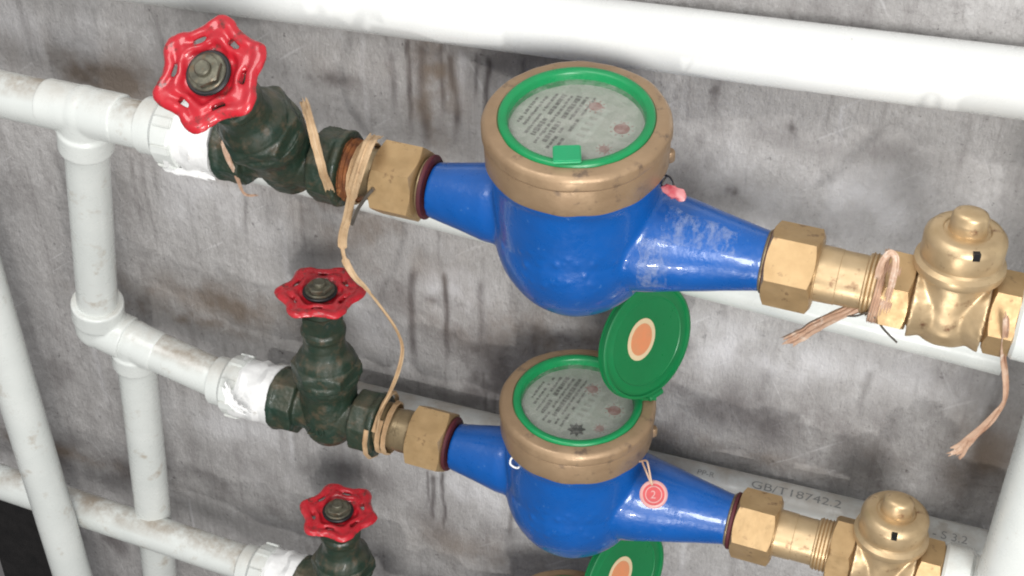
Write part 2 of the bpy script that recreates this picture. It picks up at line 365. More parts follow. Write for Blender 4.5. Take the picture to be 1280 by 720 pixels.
    for k in range(9): blob(D, (-115.3, 0.0, -153.2) if k == 99 else (-118+k*11.5, 0, -152-k*.6), 9, 4.5, .5, 140+k, 8)  # sloping shadow-like band, painted into the stain colour
    blob(D, (-30.4, 0.0, -306.8), 50, 26, .4, 161); blob(B, (-35.0, 0.0, -162.5), 50, 26, .5, 162, 12); blob(B, (-214.6, 0.0, -95.2), 60, 8, .4, 163, 10)
    blob(B, (-312.6, 0.0, -221.1), 60, 7, .7, 164, 10); blob(B, (-454.1, 0.0, -394.6), 90, 8, .6, 165, 10); blob(B, (70.2, 0.0, -213.2), 90, 7, .35, 166, 10)
    blob(D, (32.5, 0.0, -9.5), 14, 14, .55, 167, 6); blob(D, (58.5, 0.0, -28.7), 4, 5, .9, 168, 5); blob(D, (85.2, 0.0, 17.0), 3, 8, .8, 169, 5)
    # pale patches
    blob(W, (119.3, 0.0, -18.9), 60, 22, .75, 50); blob(W, (67.7, 0.0, -52.6), 40, 20, .5, 51); blob(W, (76.6, 0.0, -134.9), 70, 20, .8, 52)
    blob(W, (162.2, 0.0, -126.2), 60, 16, .5, 53); blob(W, (-108.5, 0.0, -136.9), 26, 26, .65, 54, 12); blob(W, (-159.3, 0.0, -180.0), 20, 26, .5, 55)
    blob(W, (-261.5, 0.0, -112.7), 60, 30, .4, 56); blob(W, (-99.8, 0.0, -309.5), 40, 24, .6, 57); blob(W, (-274.0, 0.0, -316.5), 60, 20, .4, 58)
    blob(W, (-265.0, -0.0, -353.3), 60, 16, .3, 59); blob(W, (-373.2, 0.0, -21.8), 90, 30, .35, 60); blob(W, (-76.5, 0.0, -263.9), 26, 20, .5, 61)
    for (u, L, w, a, s) in (((-130.2, 0.0, 30.2), 60, 1.6, .9, 60), ((-120.6, 0.0, 29.6), 70, 3.4, .75, 61), ((-109.3, 0.0, 30.4), 46, 1.6, .9, 62),
            ((-101.8, 0.0, 26.0), 58, 2.4, .8, 63), ((-88.7, 0.0, 28.6), 30, 1.2, .7, 64), ((-80.8, 0.0, 27.3), 50, 1.6, .9, 65), ((-61.5, 0.0, 29.2), 30, 1.4, .5, 66),
            ((-139.3, 0.0, 18.6), 40, 2.2, .5, 67), ((-132.3, 0.0, -128.1), 80, 3.2, .75, 68), ((-110.4, 0.0, -125.2), 74, 2.2, .85, 69), ((-87.4, 0.0, -125.0), 70, 3, .6, 70),
            ((-75.6, 0.0, -201.0), 60, 2.4, .6, 71), ((-123.4, 0.0, -302.7), 56, 2.2, .75, 72), ((-116.2, 0.0, -296.4), 66, 1.6, .8, 73), ((-127.5, 0.0, -300.4), 40, 1.3, .6, 74),
            ((-84.9, 0.0, -197.2), 40, 2, .7, 75), ((-64.8, 0.0, -304.3), 40, 2, .6, 76), ((-328.4, 0.0, -92.5), 60, 1.8, .4, 77), ((-318.4, 0.0, -96.1), 70, 1.2, .35, 78),
            ((146.5, 0.0, -125.3), 50, 2.5, .35, 79), ((91.6, 0.0, -142.3), 60, 5, .35, 80), ((216.5, 0.0, -126.5), 70, 4, .5, 81), ((-50.9, 0.0, -148.4), 50, 4, .5, 82),
            ((-14.3, 0.0, 29.1), 60, 2, .4, 83), ((-178.2, 0.0, -122.0), 40, 2, .4, 84), ((-244.8, 0.0, -67.5), 50, 2.5, .25, 85)):
        drip(D, u, L*1.15, w, a, s)
    rs = random.Random(5)
    for k in range(70):                                    # thin runs starting under the pipes
        x = rs.uniform(-420, 230); z = rs.choice((52+x*.08, -88-x*.02, -250, -390))-rs.uniform(0, 25)
        drip(D, (x, 0, z), rs.uniform(25, 90), rs.uniform(.9, 2.2), rs.uniform(.12, .36), 300+k)
        if k % 3 == 0: drip(W, (x+9, 0, z-8), rs.uniform(30, 80), rs.uniform(1, 3), rs.uniform(.2, .45), 500+k)
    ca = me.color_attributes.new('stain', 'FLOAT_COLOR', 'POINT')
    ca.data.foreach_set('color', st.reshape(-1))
    me.polygons.foreach_set('use_smooth', [True]*len(me.polygons))
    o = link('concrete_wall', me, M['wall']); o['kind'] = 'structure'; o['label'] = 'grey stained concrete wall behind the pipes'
    sm = o.modifiers.new('thickness', 'SOLIDIFY'); sm.thickness = .055; sm.offset = -1
    bm = bmesh.new()      # the dark opening behind the broken-out corner
    for a, b in (((-900, 330, -1800), (HX+40, 340, HZ+40)), ((-900, 60, HZ+22), (HX+40, 330, HZ+40)), ((HX+22, 60, -1800), (HX+40, 330, HZ+22))):
        box(bm, [(a[i]+b[i])/2 for i in range(3)], [b[i]-a[i] for i in range(3)])
    o = part('wall_recess', bm, M['pit'], None, 0); o['kind'] = 'structure'

# ------------------------------------------------------------------ plastic pipes and fittings
PA = Vector((0, -95, 0)); ZB = -202; ZC = -381; YB = -67
def pipe(name, label, a, b, r, mat, cat='pipe', group=None, sag=0):
    a, b = Vector(a), Vector(b); bm = bmesh.new(); mt, L = between(a, b)
    n = max(2, int(L/15)); prof = [(r-2.2, 0), (r, .6)]+[(r, L*k/n) for k in range(1, n)]+[(r, L-.6), (r-2.2, L)]
    lathe(bm, prof, 40)
    for v in bm.verts:
        t = v.co.z/L; v.co.x += sag*math.sin(pi*t)
    bmesh.ops.transform(bm, matrix=mt.to_3x3().to_4x4(), verts=bm.verts)
    o = part(name, bm, mat); o.location = a*S
    tag(o, label, cat, group); return o
V1t, V1b = Vector((-279, -95, 0)), Vector((-321, -69, -180))
Bd = (Vector((-238, -67, -202))-V1b).normalized()
A0 = Vector((-379.8, -96, 0))
pipe('inlet_pipe', 'short white pipe at the upper left leading to the uppermost red-wheeled valve', A0+Vector((14, 0, 0)), (-228, -95, -1), 13, M['ppr'], group='white plastic pipes')
dV = (V1b-V1t).normalized()
pipe('riser_pipe', 'white upright pipe joining the upper and middle inlet pipes at the left', V1t+dV*14, V1b-dV*14, 12.5, M['ppr'], group='white plastic pipes')
tB = V1b+Bd*24; V2e = (-339.8, -38.0, -466.0)
V2 = [tB, (-335.6, -38.0, -391.7), Vector(V2e)]
pipe('inlet_pipe', 'dusty white pipe from the left elbow to the middle red-wheeled valve', V1b+Bd*14, (-236, -67, -201.5), 12.5, M['ppr'], group='white plastic pipes')
pipe('drop_pipe', 'white upright pipe running down behind the lowest horizontal pipe at the left', V2[0]+Vector((-1, 2, -16)), (-350.0, -38.0, -599.2), 12.5, M['ppr'], group='white plastic pipes')
pipe('inlet_pipe', 'dusty white pipe at the lower left leading to the lowest red-wheeled valve', (-640, -66, -360), (-236, -66, -373), 12.5, M['ppr'], group='white plastic pipes')
La_, Lc_ = Vector((-376.2, -97.0, -182.8)), Vector((-367.8, -97.0, -397.5)); Lt = La_+(La_-Lc_)*((0-La_.z)/(La_.z-Lc_.z)); Lb = Lc_+(Lc_-La_)*.8
dL = (Lb-Lt).normalized()
pipe('riser_pipe', 'white upright pipe at the left edge in front of the lowest horizontal pipe', Lt+dL*14, Lb, 13.3, M['ppr'], group='white plastic pipes')
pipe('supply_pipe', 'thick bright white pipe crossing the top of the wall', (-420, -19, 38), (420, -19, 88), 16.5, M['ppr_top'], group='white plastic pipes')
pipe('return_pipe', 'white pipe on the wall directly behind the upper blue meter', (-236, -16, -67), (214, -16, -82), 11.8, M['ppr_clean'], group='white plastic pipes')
bk2a, bk2b = Vector((-228, -16, -240)), Vector((232, -16, -224))
bkp = thing('return_pipe', 'grey-white pipe with black printing behind the lower blue meter', 'pipe', 'white plastic pipes', bk2a)
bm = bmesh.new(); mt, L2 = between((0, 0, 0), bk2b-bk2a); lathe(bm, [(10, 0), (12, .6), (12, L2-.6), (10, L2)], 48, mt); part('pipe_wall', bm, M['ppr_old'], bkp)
def pipe_text(body, size, x0, ang0, name='printed_text', sx=1.0):
    d = (bk2b-bk2a).normalized(); up = Vector((0, 0, 1)); up = (up-d*up.dot(d)).normalized(); out = d.cross(up)*-1
    if out.y > 0: out = -out
    def w(tx, ty):
        a = ang0+ty/12; return d*(x0+tx*sx)+(out*math.cos(a)+up*math.sin(a))*12.06
    part(name, text_mesh(body, size, w), M['greyink'], bkp, 0)
pipe_text('GB/T18742.2', 7.4, 323, 1.12, sx=1.36)
pipe_text('PP-R', 5.0, 290, 1.15, sx=1.1)
pipe_text('- S 3.2', 6.5, 430, .85, sx=1.2)
pipe_text('-  25', 6, 98, .5, sx=1.2)
# broad riser at the right edge
rp = pipe('riser_pipe', 'thick pale upright pipe at the right edge of the picture', (246, -78, 240), (246, -78, -560), 20.5, M['ppr_clean'], group='white plastic pipes')

def fitting(name, label, center, arms, r=16.5, L=26, group='white plastic pipe fittings', socket=15, flush=0):
    """elbow or tee: a socket along every arm direction, welded into one moulding"""
    c = Vector(center); bm = bmesh.new()
    bmesh.ops.create_uvsphere(bm, u_segments=32, v_segments=20, radius=r-1.4)
    for q, d in enumerate(arms):
        d = Vector(d).normalized()
        if q < flush: cyl(bm, (0, 0, 0), d*(L-3), r-1.9); continue
        cyl(bm, (0, 0, 0), d*L, r-1.4); cyl(bm, d*(L-socket), d*L, r)
    me = fuse(bm, .8, 3, name); o = link(name, me, M['ppr_clean']); o.location = c*S
    return tag(o, label, 'pipe fitting', group)
fitting('pipe_tee', 'white tee at the upper left where the upright pipe drops from the inlet', V1t, [(-1, 0, 0), (1, 0, 0), dV], 15.6, 27, flush=2)
fitting('pipe_elbow', 'white elbow at the foot of the left upright pipe', V1b, [Bd, -dV], 16.3, 24, flush=1)
fitting('pipe_tee', 'white tee beside the left elbow from which the lower upright pipe drops', V1b+Bd*25, [Bd*-.4, Bd, Vector((-335.6, -38.0, -391.7))-tB], 15.0, 21, flush=2)
fitting('pipe_elbow', 'white elbow just outside the left edge joining the upper inlet pipe', Lt, [(1, 0, 0), dL], 16.3, 24)

def adapter(c, x0, x1, label, r0=15.5, r1=19, back=False):
    """socket end of the pipe with ribbed collar and thread tape, frame at c, along X"""
    t = thing('threaded_adapter', label, 'pipe fitting', 'white threaded adapters', c)
    bm = bmesh.new(); a, b = (x0, 0, 0), (x1, 0, 0); W = x1-x0
    lathe(bm, [(r0-2, 0), (r0, .8), (r0, W*.32), (r1-1, W*.40), (r1, W*.43), (r1, W*.8), (r1-1, W*.83)]+([(r1-4, W*.83), (r1-5, W)]), 48, frame(a, (0, 0, 1), (W, 0, 0)))
    part('socket', bm, M['ppr_clean'], t)
    for k in range(8):                       # grip ribs round the collar
        bm = bmesh.new(); an = 2*pi*k/8
        mt = Matrix.Translation((x0+W*.615, 0, 0)) @ Matrix.Rotation(an, 4, 'X')
        box(bm, (0, 0, r1+.4), (W*.34, 5.2, 1.8), mt)
        bmesh.ops.bevel(bm, geom=bm.edges, offset=.5, segments=2, affect='EDGES')
        part('grip_rib', bm, M['ppr_clean'], t)
    return t
def thread_tape(t, xa, xb, r, seed):
    bm = bmesh.new(); n = 56; rs = random.Random(seed); rows = 9; vv = []
    for j in range(rows):
        x = xa+(xb-xa)*j/(rows-1); ring = []
        for i in range(n):
            a = 2*pi*i/n; rr = r+1.5*noise.noise(Vector((a*2, x*.3, seed)))+.5*rs.random()+.7*math.sin(j*1.7+a*2)+(0.9*math.sin(a*3+seed) if j in (0, rows-1) else 0)
            xx = x+(1.8*noise.noise(Vector((math.cos(a)*2, math.sin(a)*2, seed+j)))) 
            ring.append(bm.verts.new((xx, rr*math.cos(a), rr*math.sin(a))))
        vv.append(ring)
    for p, q in zip(vv, vv[1:]):
        for i in range(n): bm.faces.new((p[i], p[(i+1) % n], q[(i+1) % n], q[i]))
    bm.faces.new(vv[0]); bm.faces.new(vv[-1])
    part('thread_tape', bm, M['tape'], t, 25)
t = adapter((-160, -95, 0), -80, -48, 'white ribbed adapter behind the uppermost red handwheel'); thread_tape(t, -60, -33, 18.2, 2)
t = adapter((-160, -67, ZB), -80, -52, 'white taped adapter left of the middle green valve'); thread_tape(t, -62, -34, 18.6, 5)
t = adapter((-160, -67, ZC+7), -80, -52, 'white taped adapter at the bottom edge left of the lowest valve'); thread_tape(t, -62, -34, 18.6, 9)
def outlet(c, label):
    t = thing('outlet_adapter', label, 'pipe fitting', 'white outlet adapters', c)
    bm = bmesh.new(); lathe(bm, [(13, 0), (18, 0), (19.5, 1.5), (19.5, 14), (17, 16), (17, 24)], 48, frame((0, 0, 0), (0, 0, 1), (1, 0, 0))); part('socket', bm, M['ppr_clean'], t)
outlet((209, -95, 0), 'white round adapter between the upper brass valve and the right pipe')
outlet((209, YB, ZB), 'white round adapter between the lower brass valve and the right pipe')

# ------------------------------------------------------------------ water meters
cache = {}
def cached(key, fn):
    if key not in cache: cache[key] = fn()
    return cache[key]
HD = 64                      # height of the dial above the pipe axis
def me_body():
    bm = bmesh.new()
    bmesh.ops.create_uvsphere(bm, u_segments=64, v_segments=40, radius=41, matrix=Matrix.Translation((0, 0, -6)) @ Matrix.Diagonal((1, 1, 1.1, 1)))
    lathe(bm, [(38, 0), (40.3, 4), (40.3, 36), (41.5, 38), (41.5, 44)], 64)
    X = (1, 0, 0)
    lathe(bm, [(20, 0), (20, 22), (18.5, 30), (14.4, 52), (14.4, 54)], 48, frame((-22, 0, -1), (0, 0, 1), (-1, 0, 0)))
    lathe(bm, [(27.5, 0), (26.5, 18), (14.6, 73), (14.6, 76)], 48, frame((18, 0, -2.5), (0, 0, 1), (1, 0, .035)))
    me = lumpy(fuse(bm, 1.1, 14, 'meter_body'), .35, .06); rs = np.random.RandomState(3)
    co = np.empty(len(me.vertices)*3); me.vertices.foreach_get('co', co); co = co.reshape(-1, 3)
    no = np.empty(len(me.vertices)*3); me.vertex_normals.foreach_get('vector', no); no = no.reshape(-1, 3)
    for k in range(60):                                  # small drops and pimples in the enamel
        a = rs.normal(-1.35, .45); e = rs.normal(.1, .4); P = np.array([math.cos(a)*math.cos(e), math.sin(a)*math.cos(e), math.sin(e)])*41*S
        d2 = ((co-P)**2).sum(1); co += no*(np.exp(-d2/(rs.uniform(.9, 1.8)*S)**2)*rs.uniform(.2, .6)*S)[:, None]
    me.vertices.foreach_set('co', co.reshape(-1)); me.update(); return me
def lumpy(me, a, s): lumps(me, a, s); return me
def me_collar(s):
    bm = bmesh.new(); h = HD
    lathe(bm, [(36, h-8), (36, h-.8), (36.6, h), (41.4, h-.2), (42.4, h-.7), (43.6, h-2.2), (43.9, h-3), (43.9, h-7), (43.4, h-7.6), (42.9, h-8.6), (43.1, h-9.3), (43.1, h-22), (42.6, h-23.2), (41.2, h-23.6), (38, h-23.6)], 96)
    me = mesh_of(bm, 'collar', 28); lumps(me, .5, .10, s); return me
def me_bezel():
    bm = bmesh.new(); h = HD
    lathe(bm, [(31.2, h-7), (31.6, h+.2), (32.4, h+1.2), (34.8, h+1.5), (35.9, h+.9), (36.2, h-2)], 96, cap=False); return mesh_of(bm, 'bezel', 60)
def disc(z, r, t=.4, seg=64, c=(0, 0)):
    bm = bmesh.new(); lathe(bm, [(r, z-t), (r, z)], seg, Matrix.Translation((c[0], c[1], 0))); return bm
# dial print is laid out in a frame whose +X is the reader's right and +Y away
DR = Matrix.Rotation(math.radians(20), 4, 'Z')
def dial_parts(root, seed, star, label_patch=True):
    h = HD-6; rs = random.Random(seed)
    link('dial_face', cached('df', lambda: mesh_of(disc(h, 31.4), 'dial_face')), M['dial'], root)
    def f(bm, mt): bmesh.ops.transform(bm, matrix=mt, verts=bm.verts); return bm
    bm = bmesh.new(); rot = DR @ Matrix.Rotation(math.radians(62), 4, 'Z')
    for k in range(8):                                  # lines of small print
        y = 26-k*3.5; half = math.sqrt(max(0, 29**2-y*y))*.72; x = -half+rs.uniform(0, 4); big = k in (3, 5)
        while x < half:
            w = rs.choice((1.0, 1.4, 2.0, 2.4)); hh = 2.5 if big else 1.5
            if rs.random() < .88: box(bm, (x+w/2, y+rs.uniform(-.15, .15), h+.08), (w, hh*rs.uniform(.7, 1.1), .1))
            x += w+rs.uniform(.35, .8)
    part('dial_print', f(bm, rot), M['ink'], root, 0)
    bm = bmesh.new(); box(bm, (4, -4.5, h+.05), (26, 9, .06))
    part('counter_window', f(bm, rot), M['dialwhite'], root, 0)
    bm = bmesh.new()
    for k in range(5): box(bm, (-5+k*4.4, -4.5, h+.11), (2.0, 4.2, .06))
    part('counter_marks', f(bm, rot), M['greyprint'], root, 0)
    for (cx, cy, r) in ((9, 14, 5.4), (20.5, -3, 6.4), (12, -17, 4.2)):
        bm = bmesh.new(); lathe(bm, [(r, h+.05), (r, h+.12)], 32); 
        s = part('sub_dial', f(bm, DR @ Matrix.Translation((cx, cy, 0))), M['dialwhite'], root, 0)
        bm = bmesh.new()
        for k in range(10):
            box(bm, (0, r*.8, h+.17), (.55, 1.1, .06), Matrix.Rotation(2*pi*k/10, 4, 'Z'))
        an = rs.uniform(0, 6); lathe(bm, [(r*.58, h+.14), (r*.58, h+.3)], 20); box(bm, (0, r*.35, h+.25), (1.2, r*.8, .12), Matrix.Rotation(an, 4, 'Z'))
        part('pointer', f(bm, DR @ Matrix.Translation((cx, cy, 0))), M['redink'], s, 0)
    if star:
        bm = bmesh.new(); n = 16; top = []; bot = []
        for i in range(n):
            r = 5.0 if i % 2 == 0 else 2.9; a = 2*pi*i/n
            top.append(bm.verts.new((r*math.cos(a), r*math.sin(a), h+.9))); bot.append(bm.verts.new((r*math.cos(a), r*math.sin(a), h+.1)))
        bm.faces.new(top); bm.faces.new(bot)
        for i in range(n): bm.faces.new((top[i], top[(i+1) % n], bot[(i+1) % n], bot[i]))
        part('star_indicator', f(bm, DR @ Matrix.Translation((-1, -18, 0))), M['black'], root, 0)
    link('dial_glass', cached('dg', lambda: mesh_of(disc(HD-3, 31.3, .3), 'dial_glass')), M['glass'], root)
def gaskets(root):
    for x0, x1 in ((-79.2, -77), (93.8, 96.2)):
        bm = bmesh.new(); cyl(bm, (x0, 0, 0), (x1, 0, 0), 16.6, ch=.6); part('gasket', bm, M['gasket'], root)
        bm = bmesh.new(); s = 1 if x0 > 0 else -1
        cyl(bm, (x0-s*1.5, 0, 0), (x0+s*1.5, 0, 0), 15.4); part('thread_end', bm, M['brass_dull'], root)
def lid(root, phi=22, az=62, lean=15, rad=43, r=33):
    p, t_, w = math.radians(phi), math.radians(az), math.radians(lean)
    outw = Vector((math.cos(p), math.sin(p), 0)); tg = Vector((math.cos(t_), math.sin(t_), 0))
    back = Vector((-math.sin(t_), math.cos(t_), 0)); d = back*math.sin(w)+Vector((0, 0, 1))*math.cos(w)
    hinge = outw*rad+Vector((0, 0, HD+2.5)); nrm = tg.cross(d)
    if nrm.dot(Vector((0, -1, 0))) < 0: nrm = -nrm
    mt = frame(hinge+d*(r+2), tg, nrm)
    bm = bmesh.new(); lathe(bm, [(r-1.2, -2.2), (r, -1.4), (r, 1.4), (r-.6, 1.9), (r-1.8, 1.9), (r-2.3, .7), (26.5, .6), (26, .95), (25.4, .95), (25, .6), (.01, .6)], 96, mt, cap=True)
    o = part('lid', bm, M['greenlid'], root, 40)
    bm = bmesh.new()                                                     # pale moulded edge turned to the right
    lathe(bm, [(r-1.0, -2.8), (r+.5, -2.4), (r+.5, -1.6), (r-.8, -1.5)], 96, mt); part('lid_rim', bm, M['greenlid'], o, 40)
    bm = bmesh.new(); k = mt @ Matrix.Translation((3.5, 0, 0)) @ Matrix.Rotation(.1, 4, 'Z'); lo = mt.inverted().to_3x3() @ Vector((0, 0, 1))
    an = math.atan2(lo.y, lo.x)
    st = mt @ Matrix.Translation((0, 0, 0)) @ Matrix.Rotation(an, 4, 'Z')
    st = st @ Matrix.Translation((3.5, 4.0, 0)) @ Matrix.Rotation(-.45, 4, 'Z')
    lathe(bm, [(11.0, .66), (11.4, .86)], 48, st @ Matrix.Diagonal((1.06, .90, 1, 1))); stk = part('sticker', bm, M['cream'], o, 0)
    bm = bmesh.new(); lathe(bm, [(8.6, .7), (8.6, 1.0)], 48, st @ Matrix.Diagonal((1.06, .90, 1, 1))); part('sticker_print', bm, M['orange'], stk, 0)
    bm = bmesh.new(); cyl(bm, hinge-tg*5, hinge+tg*5, 2, seg=20, ch=.3); box(bm, (39, 0, HD+1.6), (9, 6, 1.8), Matrix.Rotation(p, 4, 'Z'))
    box(bm, (0, 0, 0), (9, 4, 2), frame(hinge+d*1.8, tg, nrm)); part('hinge', bm, M['greenlid'], root)
def meter(label, mt, opened, seed):
    root = thing('water_meter', label, 'water meter', 'blue water meters', mat=Matrix.Translation(mt.translation*S) @ mt.to_3x3().to_4x4())
    link('meter_body', cached('mb', me_body), M['blue'], root)
    link('collar', cached('mc%d' % seed, lambda: me_collar(seed)), M['collar'], root)
    link('bezel', cached('mz', me_bezel), M['green'], root)
    dial_parts(root, seed, opened); gaskets(root)
    bm = bmesh.new(); p = Vector((.6*41, .8*41, 40))                                   # sealing ear on the collar
    ear = Matrix.Rotation(math.radians(18), 4, 'Z')
    lathe(bm, [(2.2, 0), (2.6, .6), (2.6, 5), (2, 6)], 16, ear @ Matrix.Translation((43, 0, 37.5))); part('sealing_ear', bm, M['collar'], root)
    if opened: lid(root)
    else:
        bm = bmesh.new(); box(bm, (0, 0, 0), (12.5, 13, 1.8), DR @ Matrix.Translation((-4.8, -29.2, HD+2.0)) @ Matrix.Rotation(-.12, 4, 'X'))
        bmesh.ops.bevel(bm, geom=bm.edges, offset=.5, segments=2, affect='EDGES'); part('lid_tab', bm, M['greentab'], root)
    return root
def rotx(d): return Matrix.Rotation(math.radians(d), 4, 'X')
m1 = Matrix.Translation((2.2, -95, 0)) @ rotx(8.5)
m2 = Matrix.Translation((-.8, YB, ZB)) @ rotx(3)
m3 = Matrix.Translation((-2, YB, ZC-10)) @ rotx(3)
meter('upper blue water meter with a lidless dial and a bright green hinge tab', m1, False, 1)
meter('blue water meter below the upper one with its green lid standing open', m2, True, 2)
meter('lowest water meter, only its green ring and open green lid showing at the bottom edge', m3, True, 3)

# ------------------------------------------------------------------ brass unions between meters and valves
def union(c, side, label, far):
    """side -1: nut to the left of the meter; far = x where the tailpiece ends"""
    t = thing('union_coupling', label, 'pipe coupling', 'brass union couplings', c)
    x0 = -79.5 if side < 0 else 96.5; s = side
    bm = bmesh.new(); hexnut(bm, (x0-s*2.0+s*2, 0, 0), (x0+s*23, 0, 0), 20.3, phase=.35 if s > 0 else .2); part('union_nut', bm, M['brass'], t, 28)
    bm = bmesh.new(); X = abs(far-(x0+s*22))
    lathe(bm, [(14.6, -1), (14.6, 1.2), (13.4, 1.6), (13.2, X*.35), (12.9, X*.36), (12.9, X*.72), (14.2, X*.74), (14.4, X)], 48, frame((x0+s*22, 0, 0), (0, 0, 1), (s, 0, 0)))
    part('tailpiece', bm, M['brass_dull' if s < 0 else 'brass_shiny'], t, 30)
    bm = bmesh.new()
    for k in range(4):
        x = far-s*(1.2+k*1.9); mt = frame((x, 0, 0), (0, 0, 1), (1, 0, 0)); lathe(bm, [(13.6, -.9), (15.1, 0), (13.6, .9)], 40, mt)
    part('thread', bm, M['brass_dull' if s < 0 else 'brass'], t, 20)
    return t
l1, l2, l3 = (0, -95, 0), (-.8, YB, ZB), (-3, YB, ZC-9)
union(l1, -1, 'brass union between the uppermost green valve and the upper blue meter', -124)
union(l1, 1, 'brass union on the right of the upper blue meter', 150)
union(l2, -1, 'brass union between the middle green valve and the lower blue meter', -128)
union(l2, 1, 'brass union on the right of the lower blue meter', 150)
union(l3, -1, 'brass union below the bottom edge beside the lowest valve', -128)
# ------------------------------------------------------------------ gate valves
WR = 27
def me_wheel():
    nt_, nr = 144, 22; bm = bmesh.new(); g = []
    for j in range(nr+1):
        f = j/nr; ring = []
        for i in range(nt_):
            a = 2*pi*i/nt_; lobe = .5+.5*math.cos(6*a)
            Ro = WR*(.83+.17*lobe**1.25); Ri = 4.5
            r = Ri+(Ro-Ri)*f
            # cross-section: low hub plate, raised inner ring, hollowed web, thick rolled rim
            sm = min(max((f-.32)/.16, 0), 1); z = .2+2.6*sm*sm*(3-2*sm)-1.9*(1-lobe)*math.exp(-((f-.64)/.07)**2)-.5*lobe*math.exp(-((f-.68)/.1)**2)-2.4*(max(0, f-.84)/.16)**2
            z += .9*lobe*max(0, f-.55)
            ring.append(bm.verts.new((r*math.cos(a), r*math.sin(a), z)))
        g.append(ring)
    for j in range(nr):
        f = (j+.5)/nr
        for i in range(nt_):
            a = (2*pi*(i+.5)/nt_) % (pi/3)
            if .61 < f < .665 and abs(a-pi/6) < .17: continue      # curved slots between the spokes
            bm.faces.new((g[j][i], g[j][(i+1) % nt_], g[j+1][(i+1) % nt_], g[j+1][i]))
    bmesh.ops.recalc_face_normals(bm, faces=bm.faces)
    r = bmesh.ops.solidify(bm, geom=bm.faces[:], thickness=4.2)
    me = mesh_of(bm, 'handwheel', 0)
    o = bpy.data.objects.new('tmp', me); C.objects.link(o)
    md = o.modifiers.new('b', 'REMESH'); md.mode = 'VOXEL'; md.voxel_size = .55*S
    md = o.modifiers.new('s', 'SMOOTH'); md.iterations = 5; md.factor = .5
    out = bpy.data.meshes.new_from_object(o.evaluated_get(bpy.context.evaluated_depsgraph_get())); bpy.data.objects.remove(o)
    out.name = 'handwheel'; out.polygons.foreach_set('use_smooth', [True]*len(out.polygons)); lumps(out, .5, .25); return out
def me_valve():
    bm = bmesh.new()
    cyl(bm, (-30, 0, 0), (30, 0, 0), 14.5)
    for s in (-1, 1):
        hexnut(bm, (s*19, 0, 0), (s*35, 0, 0), 20, n=8, phase=pi/8)
        lathe(bm, [(19, 0), (20, 1), (20, 3.4), (19, 4.4)], 48, frame((s*31, 0, 0), (0, 0, 1), (s, 0, 0)))
    lathe(bm, [(5, -19.5), (12, -18), (16, -12), (17, 0), (17, 20), (19, 27), (19, 33)], 48, Matrix.Diagonal((1, 1.05, 1, 1)))
    me = fuse(bm, .75, 3, 'valve_body'); lumps(me, .5, .15); lumps(me, .25, .7); return me
def me_bonnet():
    bm = bmesh.new()
    hexnut(bm, (0, 0, 31), (0, 0, 41), 22, n=6, phase=.3)
    lathe(bm, [(19, 28), (20.5, 30), (20.5, 33)], 48)
    lathe(bm, [(18, 38), (18, 43), (16.8, 46), (13.5, 50), (12.6, 54), (12.6, 61), (13.6, 62), (13.6, 66), (12, 68)], 48)
    me = fuse(bm, .7, 2, 'bonnet'); lumps(me, .4, .2); return me
def gate_valve(label, c, zdir, wheelmat, length=92, wspin=0., number=True, wz=None, ws=1.):
    """body lies along X; bonnet, stem and wheel rise along zdir"""
    root = thing('gate_valve', label, 'gate valve', 'green gate valves with red handwheels', c)
    z = Vector(zdir).normalized(); zb = Vector((0, z.y, z.z)).normalized()
    Mb = frame((0, 0, 0), (1, 0, 0), zb).to_3x3().to_4x4(); Mz = frame((0, 0, 0), (1, 0, 0), z)
    o = link('valve_body', cached('vb', me_valve), M['iron'], root); o.matrix_local = Mb
    o = link('bonnet', cached('bn', me_bonnet), M['iron'], root); o.matrix_local = Mz
    bm = bmesh.new(); hexnut(bm, (0, 0, 67), (0, 0, 79), 13.6); lathe(bm, [(11, 78), (11, 81), (8.5, 83)], 32)
    o = part('packing_nut', bm, M['iron'], root, 28); o.matrix_local = Mz
    bm = bmesh.new(); cyl(bm, (0, 0, 60), (0, 0, length+3.5), 4.2, seg=20); o = part('stem', bm, M['steel'], root); o.matrix_local = Mz
    zw = Vector(wz).normalized() if wz else z; pw = z*length
    Mw = frame(pw*S, (1, 0, 0), zw) @ Matrix.Rotation(wspin, 4, 'Z') @ Matrix.Scale(ws, 4)
    w = link('handwheel', cached('hw', me_wheel), wheelmat, root); w.matrix_local = Mw
    bm = bmesh.new(); lathe(bm, [(9.8, .8), (10.2, 1.6), (10.2, 2.2), (9.6, 2.8)], 32); part('washer', bm, M['black'], w)
    bm = bmesh.new(); lathe(bm, [(8.3, 2.4), (8.6, 2.8), (8.6, 3.6), (8.1, 4.0)], 32); hexnut(bm, (0, 0, 3.6), (0, 0, 6.6), 7.6); lathe(bm, [(3.6, 6), (3.6, 8.2), (3, 8.8)], 20); part('wheel_nut', bm, M['steel'], w, 28)
    if number:
        yy = -17.9
        bm = text_mesh('20', 12, lambda tx, ty: Vector((-8+tx*1.05, yy-.2, -6+ty)))
        ex = bmesh.ops.extrude_face_region(bm, geom=bm.faces[:]); bmesh.ops.translate(bm, vec=(0, 2.5, 0), verts=[v for v in ex['geom'] if isinstance(v, bmesh.types.BMVert)])
        o = part('cast_number', bm, M['iron'], root, 0); o.matrix_local = Mb
    return root
gate_valve('uppermost green valve, its bright red handwheel tilted towards the viewer', (-156, -95, 0), (-.06, -.58, .81), M['red'], 90, .60, False, (-.02, -.66, .75), 1.10)
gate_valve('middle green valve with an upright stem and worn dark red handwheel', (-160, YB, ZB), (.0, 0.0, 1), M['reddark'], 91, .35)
gate_valve('lowest green valve at the bottom edge with a red handwheel', (-160, YB, ZC+7), (0, -.02, 1), M['reddark'], 84, .1, True)
